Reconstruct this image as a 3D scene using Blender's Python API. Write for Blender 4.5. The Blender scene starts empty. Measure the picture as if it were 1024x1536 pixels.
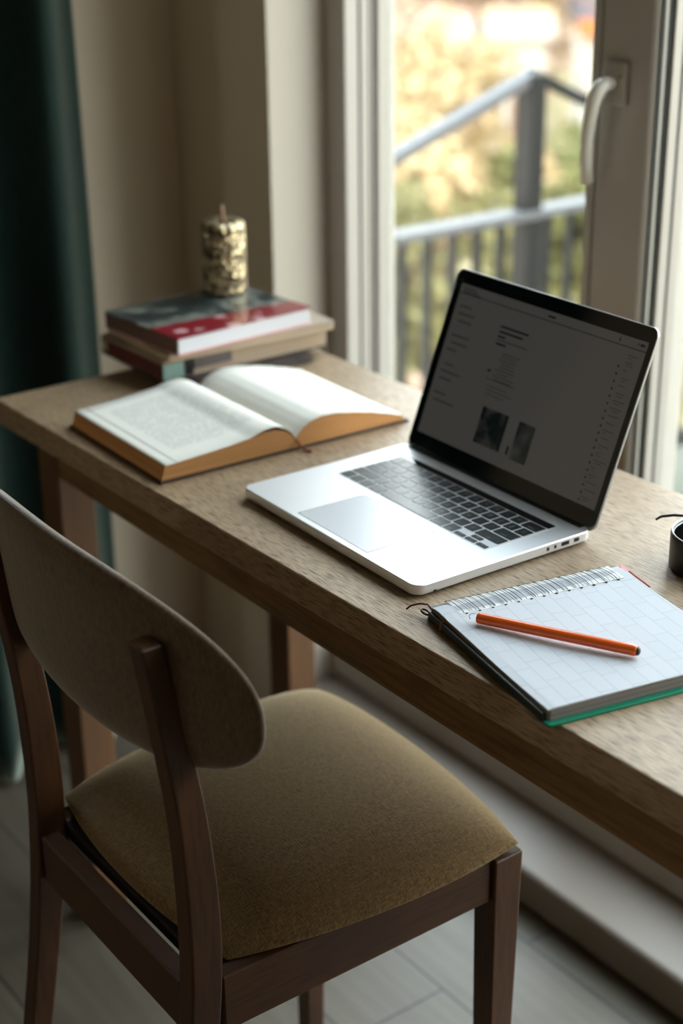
import bpy, bmesh, math, random
from mathutils import Vector, Matrix
S = 0.87            # survey units to metres
LIFT = 0.15         # floor lies this far below the survey zero
random.seed(7)
scn = bpy.context.scene

# ------------------------------------------------------------ camera, sky, light, exposure
CAM = (1.464, -0.917, 1.469)
YAW, PITCH, ROLL = math.radians(-53.879), math.radians(23.241), math.radians(-0.776)
def cam_axes():
    cy, sy = math.cos(YAW), math.sin(YAW)
    fwd = Vector((sy*math.cos(PITCH), cy*math.cos(PITCH), -math.sin(PITCH)))
    right = Vector((cy, -sy, 0)); up = right.cross(fwd)
    r = math.cos(ROLL)*right + math.sin(ROLL)*up
    u = -math.sin(ROLL)*right + math.cos(ROLL)*up
    return r, u, fwd
def W(p): return Vector((p[0]*S, p[1]*S, (p[2]+LIFT)*S))
cd = bpy.data.cameras.new('camera'); cam = bpy.data.objects.new('camera', cd)
scn.collection.objects.link(cam); scn.camera = cam
r_, u_, f_ = cam_axes()
M = Matrix((r_, u_, -f_)).transposed().to_4x4(); M.translation = W(CAM)
cam.matrix_world = M
cd.sensor_fit = 'VERTICAL'; cd.sensor_height = 36; cd.sensor_width = 24
cd.lens = 2276.5/1536*36
cd.clip_start = 0.05; cd.clip_end = 400
cd.dof.use_dof = True
cd.dof.focus_distance = 1.57*S
cd.dof.aperture_fstop = 3.2

wd = bpy.data.worlds.new('sky'); scn.world = wd; wd.use_nodes = True
nt = wd.node_tree; nt.nodes.clear()
wo = nt.nodes.new('ShaderNodeOutputWorld'); bg = nt.nodes.new('ShaderNodeBackground')
tc = nt.nodes.new('ShaderNodeTexCoord'); sx = nt.nodes.new('ShaderNodeSeparateXYZ')
rp = nt.nodes.new('ShaderNodeValToRGB')
rp.color_ramp.elements[0].position = 0.0; rp.color_ramp.elements[0].color = (1.0, .93, .82, 1)
rp.color_ramp.elements[1].position = 0.6; rp.color_ramp.elements[1].color = (.78, .90, 1.0, 1)
nt.links.new(tc.outputs['Generated'], sx.inputs[0]); nt.links.new(sx.outputs['Z'], rp.inputs[0])
nt.links.new(rp.outputs[0], bg.inputs[0]); nt.links.new(bg.outputs[0], wo.inputs[0])
bg.inputs[1].default_value = 8.8

sd = bpy.data.lights.new('sun', 'SUN'); sun = bpy.data.objects.new('sun', sd); scn.collection.objects.link(sun)
sd.energy = 3.5; sd.color = (1.0, .86, .62); sd.angle = math.radians(1.0)
sun.rotation_euler = Vector((-0.55, 0.75, -0.62)).to_track_quat('-Z', 'Y').to_euler()
sun.location = (3, -6, 9)

pd = bpy.data.lights.new('window_portal', 'AREA'); portal = bpy.data.objects.new('window_portal', pd)
scn.collection.objects.link(portal)
pd.shape = 'RECTANGLE'; pd.size = 2.5*S; pd.size_y = 2.35*S; pd.cycles.is_portal = True
pd2 = bpy.data.lights.new('fill_window_portal', 'AREA'); portal2 = bpy.data.objects.new('fill_window_portal', pd2); scn.collection.objects.link(portal2)
pd2.shape = 'RECTANGLE'; pd2.size = .45*S; pd2.size_y = .65*S; pd2.cycles.is_portal = True
portal2.location = W((-.55, -3.42, 1.5)); portal2.rotation_euler = (math.radians(90), 0, 0)  # portal of the unseen window added for fill
portal.location = W((.46, .85, 1.1)); portal.rotation_euler = (math.radians(-90), 0, 0)

scn.view_settings.view_transform = 'Standard'; scn.view_settings.look = 'None'
scn.view_settings.exposure = 0.08; scn.view_settings.gamma = 1.0
scn.view_settings.use_curve_mapping = False
scn.cycles.use_denoising = True
scn.cycles.max_bounces = 10; scn.cycles.diffuse_bounces = 6; scn.cycles.transparent_max_bounces = 12
scn.cycles.sample_clamp_indirect = 6.0
scn.cycles.caustics_reflective = False; scn.cycles.caustics_refractive = False

# ------------------------------------------------------------ materials
def lin(c):
    return tuple(((v/255)/12.92 if v/255 <= .04045 else ((v/255+.055)/1.055)**2.4) for v in c) + (1,)
MATS = {}
def mat(name, rgb, rough=.6, metal=0., spec=.5, sheen=0., emit=None, coat=0., noise=None, bump=None, alpha=None):
    if name in MATS: return MATS[name]
    m = bpy.data.materials.new(name); m.use_nodes = True; t = m.node_tree
    b = t.nodes['Principled BSDF']
    b.inputs['Base Color'].default_value = lin(rgb); b.inputs['Roughness'].default_value = rough
    b.inputs['Metallic'].default_value = metal; b.inputs['Specular IOR Level'].default_value = spec
    b.inputs['Sheen Weight'].default_value = sheen; b.inputs['Coat Weight'].default_value = coat
    if emit:
        b.inputs['Emission Color'].default_value = lin(emit[0]); b.inputs['Emission Strength'].default_value = emit[1]
    co = t.nodes.new('ShaderNodeTexCoord')
    if noise:
        rgb2, scale, det = noise[:3]; st = noise[3] if len(noise) > 3 else (1, 1, 1)
        mp = t.nodes.new('ShaderNodeMapping'); mp.inputs['Scale'].default_value = st
        n = t.nodes.new('ShaderNodeTexNoise'); n.inputs['Scale'].default_value = scale; n.inputs['Detail'].default_value = det
        cr = t.nodes.new('ShaderNodeValToRGB'); cr.color_ramp.elements[0].position = .35; cr.color_ramp.elements[1].position = .65
        cr.color_ramp.elements[0].color = lin(rgb); cr.color_ramp.elements[1].color = lin(rgb2)
        t.links.new(co.outputs['Object'], mp.inputs[0]); t.links.new(mp.outputs[0], n.inputs['Vector'])
        t.links.new(n.outputs[0], cr.inputs[0]); t.links.new(cr.outputs[0], b.inputs['Base Color'])
    if bump:
        scale, st, stretch = bump
        mp = t.nodes.new('ShaderNodeMapping'); mp.inputs['Scale'].default_value = stretch
        n = t.nodes.new('ShaderNodeTexNoise'); n.inputs['Scale'].default_value = scale; n.inputs['Detail'].default_value = 3
        bp = t.nodes.new('ShaderNodeBump'); bp.inputs['Strength'].default_value = st; bp.inputs['Distance'].default_value = .002
        t.links.new(co.outputs['Object'], mp.inputs[0]); t.links.new(mp.outputs[0], n.inputs['Vector'])
        t.links.new(n.outputs[0], bp.inputs['Height']); t.links.new(bp.outputs[0], b.inputs['Normal'])
    MATS[name] = m; return m

def wood(name, c1, c2, dark, rough=.55, along='x', fine=260, coat=0., lines=.75, bumpst=.35):
    if name in MATS: return MATS[name]
    m = bpy.data.materials.new(name); m.use_nodes = True; t = m.node_tree; L = t.links.new
    b = t.nodes['Principled BSDF']; b.inputs['Roughness'].default_value = rough; b.inputs['Coat Weight'].default_value = coat
    b.inputs['Coat Roughness'].default_value = .3; b.inputs['Specular IOR Level'].default_value = .5
    co = t.nodes.new('ShaderNodeTexCoord')
    def st(s_long, s_cross):
        mp = t.nodes.new('ShaderNodeMapping')
        mp.inputs['Scale'].default_value = {'x': (s_long, s_cross, s_cross), 'y': (s_cross, s_long, s_cross), 'z': (s_cross, s_cross, s_long)}[along]
        L(co.outputs['Object'], mp.inputs[0]); return mp
    n1 = t.nodes.new('ShaderNodeTexNoise'); n1.inputs['Scale'].default_value = 4; n1.inputs['Detail'].default_value = 5
    n1.inputs['Distortion'].default_value = .6
    L(st(.8, 5).outputs[0], n1.inputs['Vector'])
    n2 = t.nodes.new('ShaderNodeTexNoise'); n2.inputs['Scale'].default_value = 1; n2.inputs['Detail'].default_value = 4
    L(st(fine*.08, fine).outputs[0], n2.inputs['Vector'])
    c = t.nodes.new('ShaderNodeValToRGB'); c.color_ramp.elements[0].position = .3; c.color_ramp.elements[1].position = .7
    c.color_ramp.elements[0].color = lin(c1); c.color_ramp.elements[1].color = lin(c2); L(n1.outputs[0], c.inputs[0])
    d = t.nodes.new('ShaderNodeValToRGB'); d.color_ramp.elements[0].position = .36; d.color_ramp.elements[1].position = .52
    d.color_ramp.elements[0].color = (1, 1, 1, 1); d.color_ramp.elements[1].color = (0, 0, 0, 1); L(n2.outputs[0], d.inputs[0])
    ml = t.nodes.new('ShaderNodeMath'); ml.operation = 'MULTIPLY'; ml.inputs[1].default_value = lines; L(d.outputs[0], ml.inputs[0])
    mx = t.nodes.new('ShaderNodeMix'); mx.data_type = 'RGBA'; L(ml.outputs[0], mx.inputs[0]); L(c.outputs[0], mx.inputs[6])
    mx.inputs[7].default_value = lin(dark); L(mx.outputs[2], b.inputs['Base Color'])
    bp = t.nodes.new('ShaderNodeBump'); bp.inputs['Strength'].default_value = bumpst; bp.inputs['Distance'].default_value = .001
    L(n2.outputs[0], bp.inputs['Height']); L(bp.outputs[0], b.inputs['Normal'])
    MATS[name] = m; return m

def fabric(name, c1, c2, scale=900, sheen=.4, rough=.9, st=.5, tint=(1, 1, 1, 1)):
    if name in MATS: return MATS[name]
    m = bpy.data.materials.new(name); m.use_nodes = True; t = m.node_tree; L = t.links.new
    b = t.nodes['Principled BSDF']; b.inputs['Roughness'].default_value = rough
    b.inputs['Sheen Weight'].default_value = sheen; b.inputs['Sheen Roughness'].default_value = .35; b.inputs['Sheen Tint'].default_value = tint
    b.inputs['Specular IOR Level'].default_value = .15
    co = t.nodes.new('ShaderNodeTexCoord')
    hs = []
    for k, s in enumerate(((scale, scale*.12, scale*.12), (scale*.12, scale, scale*.12))):
        mp = t.nodes.new('ShaderNodeMapping'); mp.inputs['Scale'].default_value = s; L(co.outputs['Object'], mp.inputs[0])
        n = t.nodes.new('ShaderNodeTexNoise'); n.inputs['Scale'].default_value = 1; n.inputs['Detail'].default_value = 2
        L(mp.outputs[0], n.inputs['Vector']); hs.append(n)
    ad = t.nodes.new('ShaderNodeMath'); ad.operation = 'ADD'; L(hs[0].outputs[0], ad.inputs[0]); L(hs[1].outputs[0], ad.inputs[1])
    mu = t.nodes.new('ShaderNodeMath'); mu.operation = 'MULTIPLY'; mu.inputs[1].default_value = .5; L(ad.outputs[0], mu.inputs[0])
    c = t.nodes.new('ShaderNodeValToRGB'); c.color_ramp.elements[0].position = .38; c.color_ramp.elements[1].position = .62
    c.color_ramp.elements[0].color = lin(c1); c.color_ramp.elements[1].color = lin(c2); L(mu.outputs[0], c.inputs[0])
    L(c.outputs[0], b.inputs['Base Color'])
    bp = t.nodes.new('ShaderNodeBump'); bp.inputs['Strength'].default_value = st; bp.inputs['Distance'].default_value = .0012
    L(mu.outputs[0], bp.inputs['Height']); L(bp.outputs[0], b.inputs['Normal'])
    MATS[name] = m; return m

def glass_mat():
    m = bpy.data.materials.new('window_glass'); m.use_nodes = True; t = m.node_tree; t.nodes.clear(); L = t.links.new
    o = t.nodes.new('ShaderNodeOutputMaterial'); mx = t.nodes.new('ShaderNodeMixShader')
    tr = t.nodes.new('ShaderNodeBsdfTransparent'); gl = t.nodes.new('ShaderNodeBsdfGlossy'); gl.inputs['Roughness'].default_value = .01
    fr = t.nodes.new('ShaderNodeFresnel'); ge = t.nodes.new('ShaderNodeNewGeometry')
    mr = t.nodes.new('ShaderNodeMapRange'); mr.inputs['To Min'].default_value = 1.45; mr.inputs['To Max'].default_value = 1/1.45
    L(ge.outputs['Backfacing'], mr.inputs['Value']); L(mr.outputs[0], fr.inputs[0])
    tr.inputs[0].default_value = (.95, .97, .96, 1)
    L(fr.outputs[0], mx.inputs[0]); L(tr.outputs[0], mx.inputs[1]); L(gl.outputs[0], mx.inputs[2]); L(mx.outputs[0], o.inputs[0])
    return m

wallm = mat('wall_paint', (200, 187, 168), .85, spec=.2, bump=(160, .12, (1, 1, 1)))
ceilm = mat('ceiling_paint', (190, 182, 168), .9, spec=.2)
pvc = mat('white_window_plastic', (172, 167, 160), .35, spec=.5)
gasket = mat('rubber_gasket', (22, 36, 34), .6)
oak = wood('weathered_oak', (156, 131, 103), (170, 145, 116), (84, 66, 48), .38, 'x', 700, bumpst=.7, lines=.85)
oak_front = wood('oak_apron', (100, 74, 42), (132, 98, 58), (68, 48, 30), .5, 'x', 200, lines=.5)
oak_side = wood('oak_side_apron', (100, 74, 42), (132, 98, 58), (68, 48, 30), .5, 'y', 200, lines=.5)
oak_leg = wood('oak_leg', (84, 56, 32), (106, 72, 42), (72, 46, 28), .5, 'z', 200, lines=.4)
walnut = wood('walnut_frame', (55, 32, 15), (76, 45, 21), (32, 20, 11), .42, 'z', 240, lines=.5, bumpst=.15)
walnut_x = wood('walnut_rail', (55, 32, 15), (76, 45, 21), (32, 20, 11), .42, 'x', 240, lines=.5, bumpst=.15)
walnut_y = wood('walnut_side_rail', (55, 32, 15), (76, 45, 21), (32, 20, 11), .42, 'y', 240, lines=.5, bumpst=.15)
seatfab = fabric('olive_tweed', (80, 64, 41), (124, 100, 67), 1300, 1.0, st=.7, tint=(1, .86, .62, 1))
backfab = fabric('brown_felt', (74, 60, 47), (100, 82, 64), 1000, 1.0, st=.5)
velvet = fabric('green_velvet', (9, 26, 23), (14, 34, 30), 300, .75, .85, .25, tint=(.85, .9, .72, 1))
alu = mat('silver_aluminium', (230, 230, 232), .42, metal=.8, spec=.5)
alu_dark = mat('aluminium_groove', (120, 118, 116), .5, metal=.6)
black = mat('black_plastic', (12, 14, 15), .45)
blackgloss = mat('black_glass', (5, 12, 13), .08, spec=.5)
keym = mat('black_key', (10, 13, 13), .28, spec=.7)
paper = mat('book_paper', (226, 222, 212), .8, spec=.2, bump=(60, .15, (1, 1, 1)))
pageedge = mat('tan_page_edge', (170, 118, 66), .8, noise=((196, 142, 86), 3, 3, (1, 1, 260)))

# ------------------------------------------------------------ builders
col = scn.collection
def link_mesh(name, verts, faces, m, parent=None, origin=(0, 0, 0), smooth=False, bevel=0, seg=2, uvs=None, subsurf=0):
    me = bpy.data.meshes.new(name)
    o0 = Vector(origin)
    me.from_pydata([tuple((Vector(v)-o0)*S) for v in verts], [], faces)
    ms = m if isinstance(m, (list, tuple)) else [m]
    for q in ms: me.materials.append(q)
    if uvs:
        ul = me.uv_layers.new(name='uv')
        for lp in me.loops: ul.data[lp.index].uv = uvs[lp.vertex_index]
    bm = bmesh.new(); bm.from_mesh(me); bmesh.ops.recalc_face_normals(bm, faces=bm.faces); bm.to_mesh(me); bm.free()
    for p in me.polygons: p.use_smooth = smooth
    ob = bpy.data.objects.new(name, me); col.objects.link(ob)
    if parent is not None: ob.parent = parent
    else: ob.location = W(origin)
    if bevel:
        md = ob.modifiers.new('edge', 'BEVEL'); md.width = bevel*S; md.segments = seg; md.limit_method = 'ANGLE'; md.angle_limit = math.radians(40)
        md.harden_normals = seg > 1
        for p in me.polygons: p.use_smooth = seg > 1
        if seg > 1:
            try: me.set_sharp_from_angle(angle=math.radians(35))
            except Exception: pass
    if subsurf:
        md = ob.modifiers.new('round', 'SUBSURF'); md.levels = subsurf; md.render_levels = subsurf
    return ob
class MB:
    def __init__(s): s.v = []; s.f = []; s.uv = []
    def add(s, vs, fs):
        n = len(s.v); s.v += [tuple(v) for v in vs]; s.f += [tuple(i+n for i in f) for f in fs]; return s
    def box(s, x0, x1, y0, y1, z0, z1):
        return s.add([(x0, y0, z0), (x1, y0, z0), (x1, y1, z0), (x0, y1, z0), (x0, y0, z1), (x1, y0, z1), (x1, y1, z1), (x0, y1, z1)],
                     [(3, 2, 1, 0), (4, 5, 6, 7), (0, 1, 5, 4), (1, 2, 6, 5), (2, 3, 7, 6), (3, 0, 4, 7)])
    def hexa(s, bot, top):
        return s.add(list(bot)+list(top), [(3, 2, 1, 0), (4, 5, 6, 7), (0, 1, 5, 4), (1, 2, 6, 5), (2, 3, 7, 6), (3, 0, 4, 7)])
    def beam(s, a, b, w, h, up=(0, 0, 1)):
        a = Vector(a); b = Vector(b); d = (b-a).normalized(); r = d.cross(Vector(up)).normalized(); u = r.cross(d)
        q = [(-w/2, -h/2), (w/2, -h/2), (w/2, h/2), (-w/2, h/2)]
        return s.add([a+r*i+u*j for i, j in q]+[b+r*i+u*j for i, j in q], [(3, 2, 1, 0), (4, 5, 6, 7), (0, 1, 5, 4), (1, 2, 6, 5), (2, 3, 7, 6), (3, 0, 4, 7)])
    def tube(s, pts, rad, n=10, cap=True):
        pts = [Vector(p) for p in pts]; rr = rad if isinstance(rad, (list, tuple)) else [rad]*len(pts)
        prev = None; vs = []
        for i, p in enumerate(pts):
            d = (pts[min(i+1, len(pts)-1)]-pts[max(i-1, 0)]).normalized()
            if prev is None: u = d.cross(Vector((.13, .31, .94))).normalized()
            else: u = (prev-d*prev.dot(d)).normalized()
            prev = u; w = d.cross(u)
            vs += [p+(u*math.cos(2*math.pi*k/n)+w*math.sin(2*math.pi*k/n))*rr[i] for k in range(n)]
        fs = [(i*n+k, i*n+(k+1) % n, (i+1)*n+(k+1) % n, (i+1)*n+k) for i in range(len(pts)-1) for k in range(n)]
        if cap: fs += [tuple(range(n))[::-1], tuple((len(pts)-1)*n+k for k in range(n))]
        return s.add(vs, fs)
    def lathe(s, prof, c, n=40):
        vs = []
        for r, z in prof: vs += [(c[0]+r*math.cos(2*math.pi*k/n), c[1]+r*math.sin(2*math.pi*k/n), c[2]+z) for k in range(n)]
        fs = [(i*n+k, i*n+(k+1) % n, (i+1)*n+(k+1) % n, (i+1)*n+k) for i in range(len(prof)-1) for k in range(n)]
        if prof[0][0] > 1e-4: fs.append(tuple(range(n))[::-1])
        if prof[-1][0] > 1e-4: fs.append(tuple((len(prof)-1)*n+k for k in range(n)))
        return s.add(vs, fs)
    def rrect(s, x0, x1, y0, y1, z0, z1, r, n=8):
        ring = []
        for cx, cy, a0 in ((x1-r, y0+r, -90), (x1-r, y1-r, 0), (x0+r, y1-r, 90), (x0+r, y0+r, 180)):
            for k in range(n+1):
                a = math.radians(a0+90*k/n); ring.append((cx+r*math.cos(a), cy+r*math.sin(a)))
        N = len(ring)
        return s.add([(x, y, z0) for x, y in ring]+[(x, y, z1) for x, y in ring],
                     [tuple(range(N))[::-1], tuple(range(N, 2*N))]+[(i, (i+1) % N, N+(i+1) % N, N+i) for i in range(N)])
    def build(s, name, m, parent=None, origin=(0, 0, 0), **k): return link_mesh(name, s.v, s.f, m, parent, origin, **k)
def root(name, label, cat, loc, rz=0, group=None):
    o = bpy.data.objects.new(name, None); col.objects.link(o); o.empty_display_size = .05
    o.location = W(loc); o.rotation_euler = (0, 0, rz); o['label'] = label; o['category'] = cat
    if group: o['group'] = group
    return o
def tag(o, label, cat, group=None, kind=None):
    o['label'] = label; o['category'] = cat
    if group: o['group'] = group
    if kind: o['kind'] = kind
    return o
def struct(o, label=None):
    o['kind'] = 'structure'
    if label: o['label'] = label
    return o
def sroot(name, label, loc):
    o = bpy.data.objects.new(name, None); col.objects.link(o); o.location = W(loc); o['kind'] = 'structure'; o['label'] = label
    return o

# ------------------------------------------------------------ room shell
F0 = -LIFT; ZC = 2.75; XL = -1.10; XR = 3.2; YN = -3.2; YP = .578; YO = .84
fm = bpy.data.materials.new('plank_tiles'); fm.use_nodes = True; t = fm.node_tree; b = t.nodes['Principled BSDF']
co = t.nodes.new('ShaderNodeTexCoord'); mp = t.nodes.new('ShaderNodeMapping'); br = t.nodes.new('ShaderNodeTexBrick')
mp.inputs['Location'].default_value = (.66*S, -.13*S, 0)
br.inputs['Scale'].default_value = 1; br.inputs['Brick Width'].default_value = 1.1*S; br.inputs['Row Height'].default_value = .18*S
br.inputs['Mortar Size'].default_value = .0022; br.inputs['Mortar Smooth'].default_value = .3; br.offset = .37
br.inputs['Color1'].default_value = lin((99, 90, 77)); br.inputs['Color2'].default_value = lin((86, 78, 66)); br.inputs['Mortar'].default_value = lin((48, 46, 42))
t.links.new(co.outputs['Object'], mp.inputs[0]); t.links.new(mp.outputs[0], br.inputs[0])
m2 = t.nodes.new('ShaderNodeMapping'); m2.inputs['Scale'].default_value = (2, 26, 1); nz = t.nodes.new('ShaderNodeTexNoise'); nz.inputs['Scale'].default_value = 2.2; nz.inputs['Detail'].default_value = 6
t.links.new(co.outputs['Object'], m2.inputs[0]); t.links.new(m2.outputs[0], nz.inputs['Vector'])
cr = t.nodes.new('ShaderNodeValToRGB'); cr.color_ramp.elements[0].position = .3; cr.color_ramp.elements[0].color = (.62, .6, .57, 1); cr.color_ramp.elements[1].position = .7
t.links.new(nz.outputs[0], cr.inputs[0])
mx = t.nodes.new('ShaderNodeMix'); mx.data_type = 'RGBA'; mx.blend_type = 'MULTIPLY'; mx.inputs[0].default_value = .8
t.links.new(br.outputs[0], mx.inputs[6]); t.links.new(cr.outputs[0], mx.inputs[7]); t.links.new(mx.outputs[2], b.inputs['Base Color'])
b.inputs['Roughness'].default_value = .45
bp = t.nodes.new('ShaderNodeBump'); bp.inputs['Strength'].default_value = .5; bp.inputs['Distance'].default_value = .002; bp.invert = True
t.links.new(br.outputs['Fac'], bp.inputs['Height']); t.links.new(bp.outputs[0], b.inputs['Normal'])

struct(MB().box(XL-.2, XR+.2, YN-.2, YO, F0-.12, F0).build('floor', fm), 'pale wood-look plank tiles')
struct(MB().box(XL-.2, XR+.2, YN-.2, YO, ZC, ZC+.2).build('ceiling', ceilm))
struct(MB().box(XL-.2, XL, YN-.2, YO, F0, ZC).build('wall_left', wallm), 'beige painted wall beside the curtain')
struct(MB().box(XR, XR+.2, YN-.2, YO, F0, ZC).build('wall_right', wallm))
NWX0, NWX1, NWZ0, NWZ1 = -.80, -.35, 1.20, 1.85
struct(MB().box(XL, NWX0, YN-.2, YN, F0, ZC).box(NWX1, XR, YN-.2, YN, F0, ZC).box(NWX0, NWX1, YN-.2, YN, F0, NWZ0).box(NWX0, NWX1, YN-.2, YN, NWZ1, ZC).build('wall_near', wallm), 'wall behind the camera with an opening added for fill light')
OX0, OX1, OZ1 = -.783, 1.75, 2.35
wf = MB().box(XL, OX0, YP, YO, F0, ZC).box(OX1, XR, YP, YO, F0, ZC).box(OX0, OX1, YP, YO, OZ1, ZC)
struct(wf.build('wall_far', wallm), 'beige window wall with a deep reveal')
# raised threshold in the window niche
st = MB().box(OX0, OX1, .548, YO, F0, -.078)
struct(st.build('trim_1', mat('threshold_paint', (122, 111, 101), .55), bevel=.012, seg=4), 'raised pale threshold below the window')

# ------------------------------------------------------------ windows
FY = .70; GY = .797
gm = glass_mat()
ZB, ZT = -.076, 2.35
w1 = sroot('window_1', 'tall white balcony window left of the handle', (0, FY, ZB))
o1 = (0, FY, ZB)
lx = -.725
fr = MB().box(OX0, lx, FY, FY+.030, ZB, ZT).box(OX0, lx-.002, FY+.036, FY+.054, ZB, ZT).box(OX0, lx-.004, FY+.058, FY+.066, ZB, ZT)
fr.box(OX0, lx, FY+.072, FY+.112, ZB, ZT)
fr.box(lx, -.03, FY, FY+.112, ZT-.08, ZT).box(lx, -.03, FY+.004, FY+.112, ZB, ZB+.075)
fr.build('window_frame', pvc, w1, o1, bevel=.003, seg=2)
g = MB().box(OX0, lx-.006, FY+.030, FY+.036, ZB, ZT).box(OX0, lx-.007, FY+.054, FY+.058, ZB, ZT).box(OX0, lx-.006, FY+.066, FY+.072, ZB, ZT)
g.build('rubber_seal', gasket, w1, o1)
# central stile carrying the handle
sm = MB().box(-.134, -.118, FY+.002, GY+.02, ZB, ZT)           # glazing bead
sm.build('glazing_bead', pvc, w1, o1, bevel=.003, seg=2)
sm = MB().box(-.117, -.012, FY, FY+.10, ZB, ZT)
sm.build('sash_stile', pvc, w1, o1, bevel=.011, seg=5)
MB().box(lx, -.12, GY-.004, GY+.004, ZB+.07, ZT-.07).build('pane', gm, w1, o1)
# handle: backplate, neck, curved lever
hp = MB().box(-.100, -.056, FY-.009, FY, 1.146, 1.206).build('handle_plate', pvc, w1, o1, bevel=.003, seg=3)
lev = MB()
pts = [(-.080, FY-.004, 1.176), (-.080, FY-.022, 1.177), (-.080, FY-.034, 1.172), (-.084, FY-.040, 1.158), (-.089, FY-.041, 1.13), (-.094, FY-.040, 1.10), (-.0965, FY-.037, 1.07), (-.097, FY-.032, 1.038)]
lev.tube(pts, [.010, .010, .0115, .011, .0095, .009, .0088, .0086], 16)
lev.build('handle', mat('handle_white', (214, 210, 202), .3), hp, (0, FY, ZB), smooth=True).parent = w1
sc = MB().tube([(-.066, FY-.0085, 1.187), (-.066, FY-.0096, 1.187)], .0026, 12).build('screw', alu_dark, w1, o1)

struct(MB().box(OX0, OX1, FY-.006, FY-.0005, -.077, ZB+.074).build('trim_3', pvc, bevel=.002), 'white bottom rail across the window frames')
w2 = sroot('window_2', 'right-hand window pane beside the handle stile', (0, FY, ZB))
rx = -.008
fr = MB().box(rx-.004, rx+.002, FY+.004, FY+.008, ZB, ZT)
fr = MB().box(rx-.004, rx, FY+.012, FY+.019, ZB, ZT).box(rx-.004, rx+.006, FY+.026, FY+.044, ZB, ZT).box(rx-.004, rx+.003, FY+.052, FY+.10, ZB, ZT)
fr.box(rx, 1.69, FY+.01, FY+.10, ZT-.08, ZT).box(rx, 1.69, FY+.01, FY+.10, ZB, ZB+.08).box(1.69, OX1, FY, FY+.12, ZB, ZT)
fr.box(.86, .95, FY, FY+.09, ZB, ZT)
fr.build('window_frame', pvc, w2, o1, bevel=.002, seg=2)
MB().box(rx-.004, rx-.001, FY+.008, FY+.012, ZB, ZT).box(rx-.004, rx+.001, FY+.019, FY+.026, ZB, ZT).box(rx-.004, rx+.001, FY+.044, FY+.052, ZB, ZT).build('rubber_seal', gasket, w2, o1)
MB().box(rx, 1.69, FY+.066, FY+.072, ZB+.07, ZT-.07).build('pane', gm, w2, o1)

w3 = sroot('fill_window', 'unseen small window added behind the camera for fill light', (-.575, YN-.1, 1.2))  # unseen window, added so fill light reaches the room-side faces of the desk
o3 = (-.575, YN-.1, 1.2)
MB().box(NWX0, NWX0+.05, YN-.13, YN-.07, NWZ0, NWZ1).box(NWX1-.05, NWX1, YN-.13, YN-.07, NWZ0, NWZ1).box(NWX0+.05, NWX1-.05, YN-.13, YN-.07, NWZ0, NWZ0+.05).box(NWX0+.05, NWX1-.05, YN-.13, YN-.07, NWZ1-.05, NWZ1).build('window_frame', pvc, w3, o3)
MB().box(NWX0+.05, NWX1-.05, YN-.103, YN-.097, NWZ0+.05, NWZ1-.05).build('pane', gm, w3, o3)
# white lining of the reveal
struct(MB().box(OX0-.001, OX0+.002, YP-.001, FY, -.078, OZ1).build('trim_2', mat('white_lining', (184, 176, 164), .6)), 'white painted side of the window reveal')

# ------------------------------------------------------------ curtain
def curtain():
    y0, y1, z0, z1 = -.75, .325, F0+.012, 2.62
    nu, nv = 220, 40
    vs = []
    for j in range(nv+1):
        v = j/nv; z = z0+(z1-z0)*v
        for i in range(nu+1):
            u = i/nu; y = y0+(y1-y0)*u
            # deep soft folds, a broad one by the free edge
            d = (y1-y)
            ph = d/.10*math.pi
            x = -.945-.042*math.cos(ph+.15*math.sin(3*v+1)) + .006*math.sin(ph*1.3+1.2) + .004*math.sin(9*v+u*30)
            if d < .012: x -= .03*(1-d/.012)**1.5
            yy = y-.012*math.sin(ph)*(.8+.2*math.sin(2*v))
            vs.append((x, yy, z))
    w = nu+1
    fs = [(j*w+i, j*w+i+1, (j+1)*w+i+1, (j+1)*w+i) for j in range(nv) for i in range(nu)]
    o = link_mesh('curtain', vs, fs, velvet, None, (-.95, -.2, F0), smooth=True)
    sm = o.modifiers.new('thickness', 'SOLIDIFY'); sm.thickness = .004*S
    return o
tag(curtain(), 'dark green velvet curtain hanging at the far left wall', 'curtain')
rod = MB().tube([(-.95, -.95, 2.66), (-.95, .42, 2.66)], .014, 14).box(XL, -.94, -.9, -.88, 2.65, 2.67).box(XL, -.94, .36, .38, 2.65, 2.67)
tag(rod.build('curtain_rod', mat('dark_metal', (40, 40, 40), .4, metal=.8), None, (-.95, -.2, 2.66)), 'dark metal rod holding the green curtain', 'curtain rod')

# ------------------------------------------------------------ desk
DX0, DX1, DY0, DY1 = -.543, 1.15, -.062, .432
D = root('desk', 'weathered oak desk with square legs standing at the window', 'desk', (.3, .18, F0))
do = (.3, .18, F0)
tp = MB().add([(DX0, DY0-.018, .712), (DX1, DY0+.004, .712), (DX1, DY1, .712), (DX0, DY1, .712), (DX0, DY0-.018, .75), (DX1, DY0+.004, .75), (DX1, DY1, .75), (DX0, DY1, .75)],
              [(3, 2, 1, 0), (4, 5, 6, 7), (0, 1, 5, 4), (1, 2, 6, 5), (2, 3, 7, 6), (3, 0, 4, 7)])
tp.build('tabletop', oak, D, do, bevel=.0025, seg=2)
AZ = .648
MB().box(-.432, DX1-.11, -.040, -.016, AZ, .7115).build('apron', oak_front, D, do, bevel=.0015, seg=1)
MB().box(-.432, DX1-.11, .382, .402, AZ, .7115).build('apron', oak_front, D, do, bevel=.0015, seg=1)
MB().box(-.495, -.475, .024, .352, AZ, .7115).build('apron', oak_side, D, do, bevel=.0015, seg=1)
MB().box(DX1-.05, DX1-.03, .024, .352, AZ, .7115).build('apron', oak_side, D, do, bevel=.0015, seg=1)
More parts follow.
